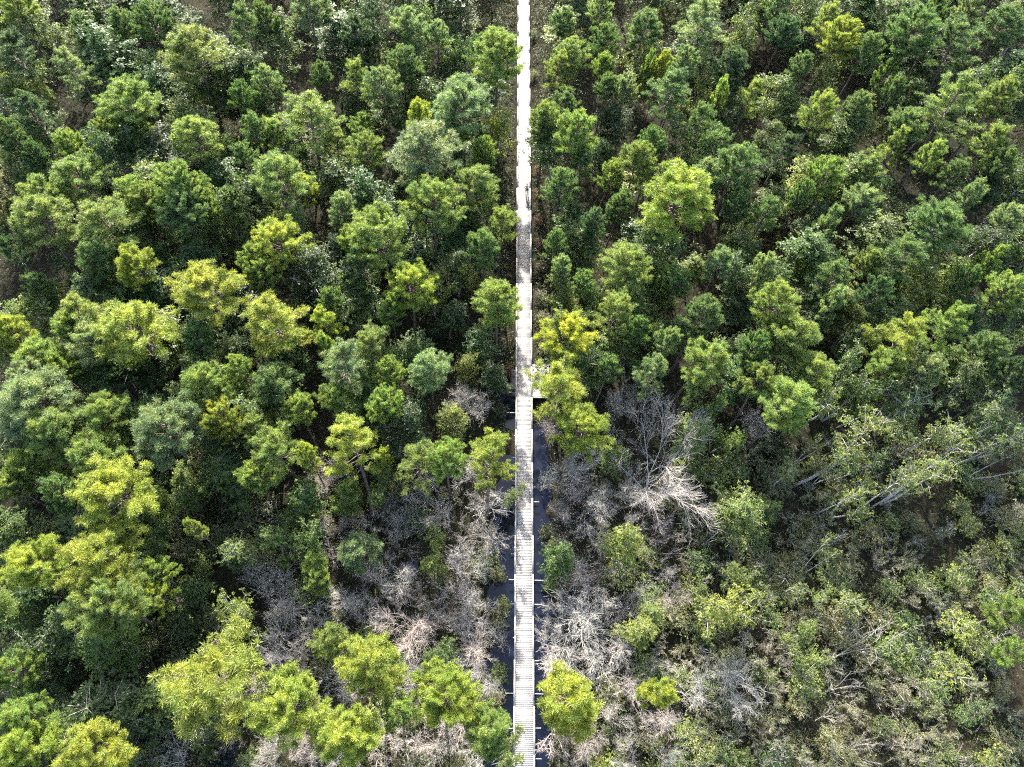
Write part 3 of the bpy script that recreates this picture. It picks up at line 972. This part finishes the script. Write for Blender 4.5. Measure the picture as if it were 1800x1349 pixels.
# ---- the rest of the middle storey: trees that fill the canopy between the surveyed ones
GAPS = [(60, 480, 60, 60), (430, 930, 90, 55), (330, 935, 60, 50), (560, 150, 45, 45), (130, 170, 40, 40), (560, 400, 20, 40), (1250, 420, 60, 40), (1480, 420, 50, 30), (330, 1110, 60, 70), (130, 1200, 60, 40), (1640, 940, 60, 60), (560, 830, 30, 40)]


def forest(px, py):
    """chance that a middle-storey tree stands here"""
    for a, b, ra, rb in GAPS:
        if ((px - a) / ra) ** 2 + ((py - b) / rb) ** 2 < 1:
            return 0
    if py < 660:
        return 1
    if px < 420:
        return .75 if py < 900 else .45
    if px < 900:
        return .7 if py < 760 else 0.06
    if px > 1180 and py < 740:
        return .9
    return 0


taken = [(t['px'], t['py'], t['w'] * .12 if t['kind'] == 'pine_tree' else t['w'] * .3) for t in TREES]
count = 0
for _ in range(6000):
    if count >= 215:
        break
    px, py = rnd.uniform(-30, 1830), rnd.uniform(-130, 1360)
    if rnd.random() > forest(px, py) or not spaced(taken, px, py, 27):
        continue
    w_ = rnd.uniform(50, 92)
    X_ = at(px, py, 5.5)
    if abs(X_[0]) < w_ * depth(X_) / FOCAL * .5 + 1.0:
        continue
    c = rnd.choices('BGDPLKY', (5, 4, 3, 3, 1.6, .7, .5))[0]
    broad(px, py, w_, c)
    taken.append((px, py, w_ * .3))
    count += 1
print('filled broadleaf', count)
# further pines in the closed canopy of the far half
tp = [(t['px'], t['py'], t['w'] * .34) for t in TREES if t['kind'] == 'pine_tree']
np_ = 0
for _ in range(3000):
    if np_ >= 52:
        break
    px, py = rnd.uniform(0, 1800), rnd.uniform(-10, 660)
    w_ = rnd.uniform(38, 66)
    if (py > 400 and px < 950) or forest(px, py) < .5 or not spaced(tp, px, py, 20 + w_ * .3):
        continue
    X_ = at(px, py, 11)
    if abs(X_[0]) < w_ * depth(X_) / FOCAL * .5 + 1.6:
        continue
    pine(px, py, w_, rnd.choice('LGGPPD'))
    tp.append((px, py, w_ * .34))
    np_ += 1
# pines beyond the edges of the survey
for _ in range(400):
    px, py = rnd.uniform(-160, 1960), rnd.uniform(-330, 1300)
    if -20 < px < 1820 and py > -5:
        continue
    if px > 1800 and py > 700:
        continue
    if not spaced(taken, px, py, 62) or abs(at(px, py, 12)[0]) < 4:
        continue
    pine(px, py, rnd.uniform(65, 100), rnd.choice('LLGGP'))
    taken.append((px, py, 10))

# ---- thicket shrubs
def thicket(px, py):
    if px > 960 and py > 900:
        return .9 if px > 1090 else .5
    if px > 1060 and py > 760:
        return .55
    if 430 < px < 890 and py > 830:
        return .5
    if px < 430 and py > 850:
        return .35
    return .0


taken = [(t['px'], t['py'], t['w'] * .16) for t in TREES]
count = 0
for _ in range(9000):
    if count >= 250:
        break
    px, py = rnd.uniform(0, 1810), rnd.uniform(760, 1365)
    if rnd.random() > thicket(px, py) or not spaced(taken, px, py, 21):
        continue
    w_ = rnd.uniform(40, 76)
    z = rnd.uniform(.9, 1.7)
    X_ = at(px, py, z)
    if abs(X_[0]) < w_ * depth(X_) / FOCAL * .45 + 1.0 or (X_[1] < 34 and abs(X_[0]) < 2.9):
        continue
    if rnd.random() < .55:
        plant('shrub', BUSH[rnd.randrange(3)], px, py, w_, rnd.choices('KGLYD', (5.5, .9, 2.3, 2.0, .4))[0], zc=z, palette=BCOL, bark=(.22, .2, .18), lean=(rnd.gauss(0.1, .15), rnd.gauss(0, .15)))
    else:
        plant('shrub', TWIGGY[rnd.randrange(3)], px, py, w_, rnd.choices('KLWN', (5, 1.6, 2, 1.5))[0], zc=z, palette=BCOL, bark=(.36, .335, .30), lean=(rnd.gauss(0.1, .15), rnd.gauss(0, .15)))
    taken.append((px, py, w_ * .16))
    count += 1
print('thicket shrubs', count)
# fringe of low plants along the wet ditches and rusty ones by the walk
for (px, py, w_, c) in ((878, 1010, 30, 'K'), (884, 1060, 26, 'Y'), (880, 1095, 34, 'K'), (874, 1185, 40, 'L'), (868, 1225, 34, 'K'), (880, 720, 34, 'D'), (882, 760, 30, 'D'), (965, 935, 34, 'K'), (975, 960, 30, 'K'), (968, 1030, 30, 'G'),
                        (975, 1170, 34, 'K'), (945, 300, 18, 'R'), (948, 340, 18, 'R'), (947, 385, 20, 'R'), (950, 425, 22, 'R'), (952, 470, 24, 'N'), (953, 520, 26, 'N'), (955, 560, 28, 'K'), (896, 425, 18, 'R'), (892, 650, 22, 'R'), (893, 300, 16, 'N'),
                        (897, 240, 14, 'N'), (945, 250, 16, 'N'), (960, 610, 30, 'K'), (900, 30, 14, 'N'), (940, 130, 18, 'L'), (938, 60, 16, 'P')):
    plant('shrub', BUSH[int(px + py) % 3], px, py, w_, c, zc=1.0, palette=BCOL, bark=(.2, .17, .15), lean=(0, 0))

# ------------------------------------------------------------------ undergrowth, one uncountable mass
r = np.random.default_rng(5)
nC = 5200
PX, PY = r.uniform(-60, 1860, nC), r.uniform(-60, 1400, nC)
pts = np.array([at(a, b, .3) for a, b in zip(PX, PY)])
keep = (np.abs(pts[:, 0]) > 1.5) & ~((pts[:, 1] < 36) & (np.abs(pts[:, 0]) < 2.7) & (r.random(nC) < .9))
keep &= height(pts[:, 0], pts[:, 1]) > -.08
pts = pts[keep]
side_ = r.uniform(1.25, 4.6, 1000) * r.choice([-1, 1], 1000)
pts = np.concatenate([pts, np.stack([side_, r.uniform(38, 118, 1000), np.zeros(1000)], 1)])
n = len(pts)
g = Geo()
per = 7
cen = np.repeat(pts, per, 0)
cen[:, 0] += r.normal(0, .55, n * per)
cen[:, 1] += r.normal(0, .55, n * per)
ok = np.abs(cen[:, 0]) > 1.15
cen = cen[ok]
cen[:, 2] = height(cen[:, 0], cen[:, 1]) + np.abs(r.normal(.25, .3, len(cen)))
leaves(g, cen, r.normal(0, .4, (len(cen), 3)) + np.array([0, 0, 1]), r, 6, .24, .07, 0.0)
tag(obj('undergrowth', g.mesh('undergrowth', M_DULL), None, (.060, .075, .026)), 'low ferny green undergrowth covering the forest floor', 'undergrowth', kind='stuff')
g = Geo()
m = 26000
k = r.integers(0, n, m)
a = pts[k] + r.normal(0, .8, (m, 3)) * np.array([1, 1, 0])
ok = np.abs(a[:, 0]) > 1.5
a = a[ok]
a[:, 2] = height(a[:, 0], a[:, 1]) + np.abs(r.normal(0.1, .3, len(a)))
d = rand_dirs(r, len(a)) * np.array([1, 1, .5]) + np.array([0, 0, .25])
prisms(g, a, a + d * r.uniform(.3, 1.0, (len(a), 1)), .010, .005, 3)
tag(obj('dry_brush', g.mesh('dry_brush', M_PALE), None, (.24, .21, .19)), 'dead grey twigs and brush littering the forest floor', 'brush', kind='stuff')

g = Geo()
r = np.random.default_rng(9)
C_, A_ = [], []
PXs, PYs = np.concatenate([r.uniform(-40, 1840, 1650), r.uniform(-60, 1860, 420)]), np.concatenate([r.uniform(-60, 1380, 1650), r.uniform(-170, 110, 420)])
for a_, b_ in zip(PXs, PYs):
    wild = 1.0 if (b_ < 680 or a_ < 400) else (.06 if (a_ < 1130 or b_ > 960) else .35)
    if r.random() > wild:
        continue
    hh = r.uniform(1.2, 4.2) + (1.4 if b_ < 260 else 0) + (1.2 if b_ < 90 else 0)
    p_ = at(a_, b_, hh * .6)
    rad_ = hh * .26 + .25
    if abs(p_[0]) < rad_ + 1.1 or (p_[1] < 38 and abs(p_[0]) < 3.2):
        continue
    m_ = int(22 + hh * 7)
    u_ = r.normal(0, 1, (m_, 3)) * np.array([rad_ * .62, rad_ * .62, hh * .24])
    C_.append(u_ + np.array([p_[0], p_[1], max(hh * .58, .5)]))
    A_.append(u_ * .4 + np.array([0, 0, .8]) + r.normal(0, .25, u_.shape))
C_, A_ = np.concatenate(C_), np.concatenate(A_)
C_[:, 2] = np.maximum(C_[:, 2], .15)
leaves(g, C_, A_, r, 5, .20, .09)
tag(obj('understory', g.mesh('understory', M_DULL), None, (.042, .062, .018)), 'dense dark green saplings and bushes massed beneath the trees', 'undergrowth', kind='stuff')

# ------------------------------------------------------------------ the person on the walk
M_SKIN, M_SHIRT, M_TROUS, M_HAIR, M_SHOE = plain_mat('skin', (.42, .26, .19), .5), plain_mat('shirt', (.55, .54, .50)), plain_mat('trousers', (.028, .03, .038)), plain_mat('hair', (.02, .015, .012), .5), plain_mat('shoe', (.05, .05, .05))


def skinned(name, verts, edges, radii, mat, parent, root=0, sub=2):
    me = bpy.data.meshes.new(name)
    me.from_pydata([tuple(v) for v in verts], edges, [])
    o = bpy.data.objects.new(name, me)
    COL.objects.link(o)
    o.parent = parent
    md = o.modifiers.new('skin', 'SKIN')
    md.use_smooth_shade = True
    sk = me.skin_vertices[0].data
    for i_, rr in enumerate(radii):
        sk[i_].radius = rr if isinstance(rr, tuple) else (rr, rr)
        sk[i_].use_root = (i_ == root)
    s = o.modifiers.new('sub', 'SUBSURF')
    s.levels = s.render_levels = sub
    me.materials.append(mat)
    return o


pf = at(926, 342, DECK)
per_ = obj('person', None)
per_.location = (pf[0], pf[1], DECK + .002)
per_.rotation_euler = (0, 0, R(6))
tag(per_, 'person in a pale shirt and dark trousers walking on the boardwalk, elbows out', 'person')
# facing the camera (-Y); pelvis first
bv = [(0, 0, .95), (0, 0, 1.12), (0, .01, 1.32), (0, .01, 1.46), (0, 0, 1.53), (0, -.01, 1.60), (0, -.015, 1.70),
      (.10, 0, .90), (.12, -.10, .50), (.12, -.06, .10), (.12, -.20, .05),
      (-.10, 0, .90), (-.11, .06, .50), (-.11, .20, .12), (-.11, .09, .05),
      (.19, .01, 1.42), (.33, .02, 1.20), (.17, -.26, 1.16), (.10, -.33, 1.17),
      (-.19, .01, 1.42), (-.33, .02, 1.20), (-.17, -.26, 1.16), (-.10, -.33, 1.17)]
be = [(0, 1), (1, 2), (2, 3), (3, 4), (4, 5), (5, 6), (0, 7), (7, 8), (8, 9), (9, 10), (0, 11), (11, 12), (12, 13), (13, 14), (3, 15), (15, 16), (16, 17), (17, 18), (3, 19), (19, 20), (20, 21), (21, 22)]
br = [(.14, .11), (.125, .10), (.15, .115), (.09, .08), .052, (.078, .095), (.07, .088), .085, .055, .04, .035, .085, .055, .04, .035, .05, .038, .028, .032, .05, .038, .028, .032]
for s, b0 in ((1, 18), (-1, 22)):               # five fingers, curled
    for f in range(5):
        base = len(bv)
        hx, hy, hz = bv[b0]
        if f == 4:
            pts_ = [(hx + s * .01, hy + .03, hz + .03), (hx - s * .02, hy + .0, hz + .06)]
        else:
            o_ = (f - 1.5) * .021
            ln_ = (.075, .085, .08, .062)[f]
            pts_ = [(hx - s * .012, hy - .035, hz + o_), (hx - s * (.012 + ln_ * .4), hy - .035 - ln_ * .35, hz + o_)]
        bv += pts_
        be += [(b0, base), (base, base + 1)]
        br += [.009, .0075]
skinned('body', bv, be, br, M_SKIN, per_)
skinned('shirt', [(0, 0, .93), (0, 0, 1.10), (0, .01, 1.32), (0, .01, 1.455), (.19, .01, 1.425), (.275, .015, 1.29), (-.19, .01, 1.425), (-.275, .015, 1.29)], [(0, 1), (1, 2), (2, 3), (3, 4), (4, 5), (3, 6), (6, 7)],
        [(.165, .135), (.15, .125), (.175, .14), (.105, .10), .068, .062, .068, .062], M_SHIRT, per_)
skinned('trousers', [(0, 0, .97), (.10, 0, .88), (.12, -.10, .50), (.12, -.06, .12), (-.10, 0, .88), (-.11, .06, .50), (-.11, .19, .15)], [(0, 1), (1, 2), (2, 3), (0, 4), (4, 5), (5, 6)],
        [(.15, .125), .105, .075, .062, .105, .075, .062], M_TROUS, per_)
hair_o = skinned('hair', [(0, .035, 1.60), (0, .03, 1.69), (0, .0, 1.76)], [(0, 1), (1, 2)], [(.078, .06), (.088, .085), (.06, .07)], M_HAIR, per_)
for s, x, y in ((1, .12, -.06), (-1, -.11, .20)):
    z = .05 if s == 1 else .10
    skinned('shoe', [(x, y + .05, z), (x, y - .05, z - .005), (x, y - .17, z - .012)], [(0, 1), (1, 2)], [(.045, .05), (.048, .05), (.04, .03)], M_SHOE, per_)
g = Geo()
for s in (-1, 1):
    tube(g, [(s * .034, -.105, 1.672), (s * .034, -.118, 1.672)], [.013, .009], 8, .5, True)
tube(g, [(-.028, -.108, 1.60), (.028, -.108, 1.60)], [.006, .006], 6, .5, True)
tube(g, [(0, -.105, 1.665), (0, -.135, 1.635)], [.010, .016], 6, .5, True)
obj('face', g.mesh('face', plain_mat('face_features', (.12, .06, .05))), per_)

# ------------------------------------------------------------------ labels
BANDS = [(-999, 95, 'at the top edge'), (95, 185, 'below the top edge'), (185, 280, 'above the walking person'), (280, 380, 'level with the walking person'), (380, 470, 'below the walking person'), (470, 560, 'well above the side platform'),
         (560, 640, 'above the side platform'), (640, 720, 'level with the side platform'), (720, 800, 'below the side platform'), (800, 890, 'level with the big leafless tree'), (890, 980, 'below the big leafless tree'),
         (980, 1070, 'third row from bottom'), (1070, 1160, 'second row from bottom'), (1160, 1250, 'just above the bottom edge'), (1250, 9999, 'at the bottom edge')]
ORD = 'first second third fourth fifth sixth seventh eighth ninth tenth eleventh twelfth thirteenth fourteenth fifteenth sixteenth seventeenth eighteenth nineteenth twentieth'.split()
NOUN = dict(pine_tree=('pine', 'pine tree', 'pines standing over the swamp forest'), broadleaf_tree=('glossy-leaved tree', 'tree', 'broadleaf trees between the pines'), leaning_tree=('leaning tree', 'tree', 'slanting pale-trunked trees'),
            bare_shrub=('leafless shrub', 'shrub', 'leafless shrubs near the boardwalk'), dead_tree=('fallen dead tree', 'dead tree', 'fallen dead trees in the thicket'), shrub=('low shrub', 'shrub', 'low shrubs of the thicket'))
cells = {}
for t in TREES:
    t['band'] = next(k for k, (a, b, _) in enumerate(BANDS) if a <= t['py'] < b)
    t['side'] = 'left' if t['C'][0] < 0 else 'right'
    cells.setdefault((t['kind'], t['band'], t['side']), []).append(t)
for (kind, band, side), ts in cells.items():
    ts.sort(key=lambda t: abs(t['C'][0]))
    for k, t in enumerate(ts):
        if kind == 'bare_tree':
            tag(t['o'], 'big spreading leafless tree with white limbs, below and right of the side platform', 'tree')
            continue
        nn, cat, grp = NOUN[kind]
        o_ = ORD[k] if k < len(ORD) else '%dth' % (k + 1)
        tag(t['o'], '%s %s %s of the boardwalk, %s out, %s' % (LOOK.get(t['col'], 'green'), nn, side, o_, BANDS[band][2]), cat, grp)
tris = sum(len(m_.polygons) for m_ in bpy.data.meshes)
print('TREES', len(TREES), {k: sum(1 for t in TREES if t['kind'] == k) for k in NOUN}, 'unique polys', tris, [p['n'] for p in PINES])
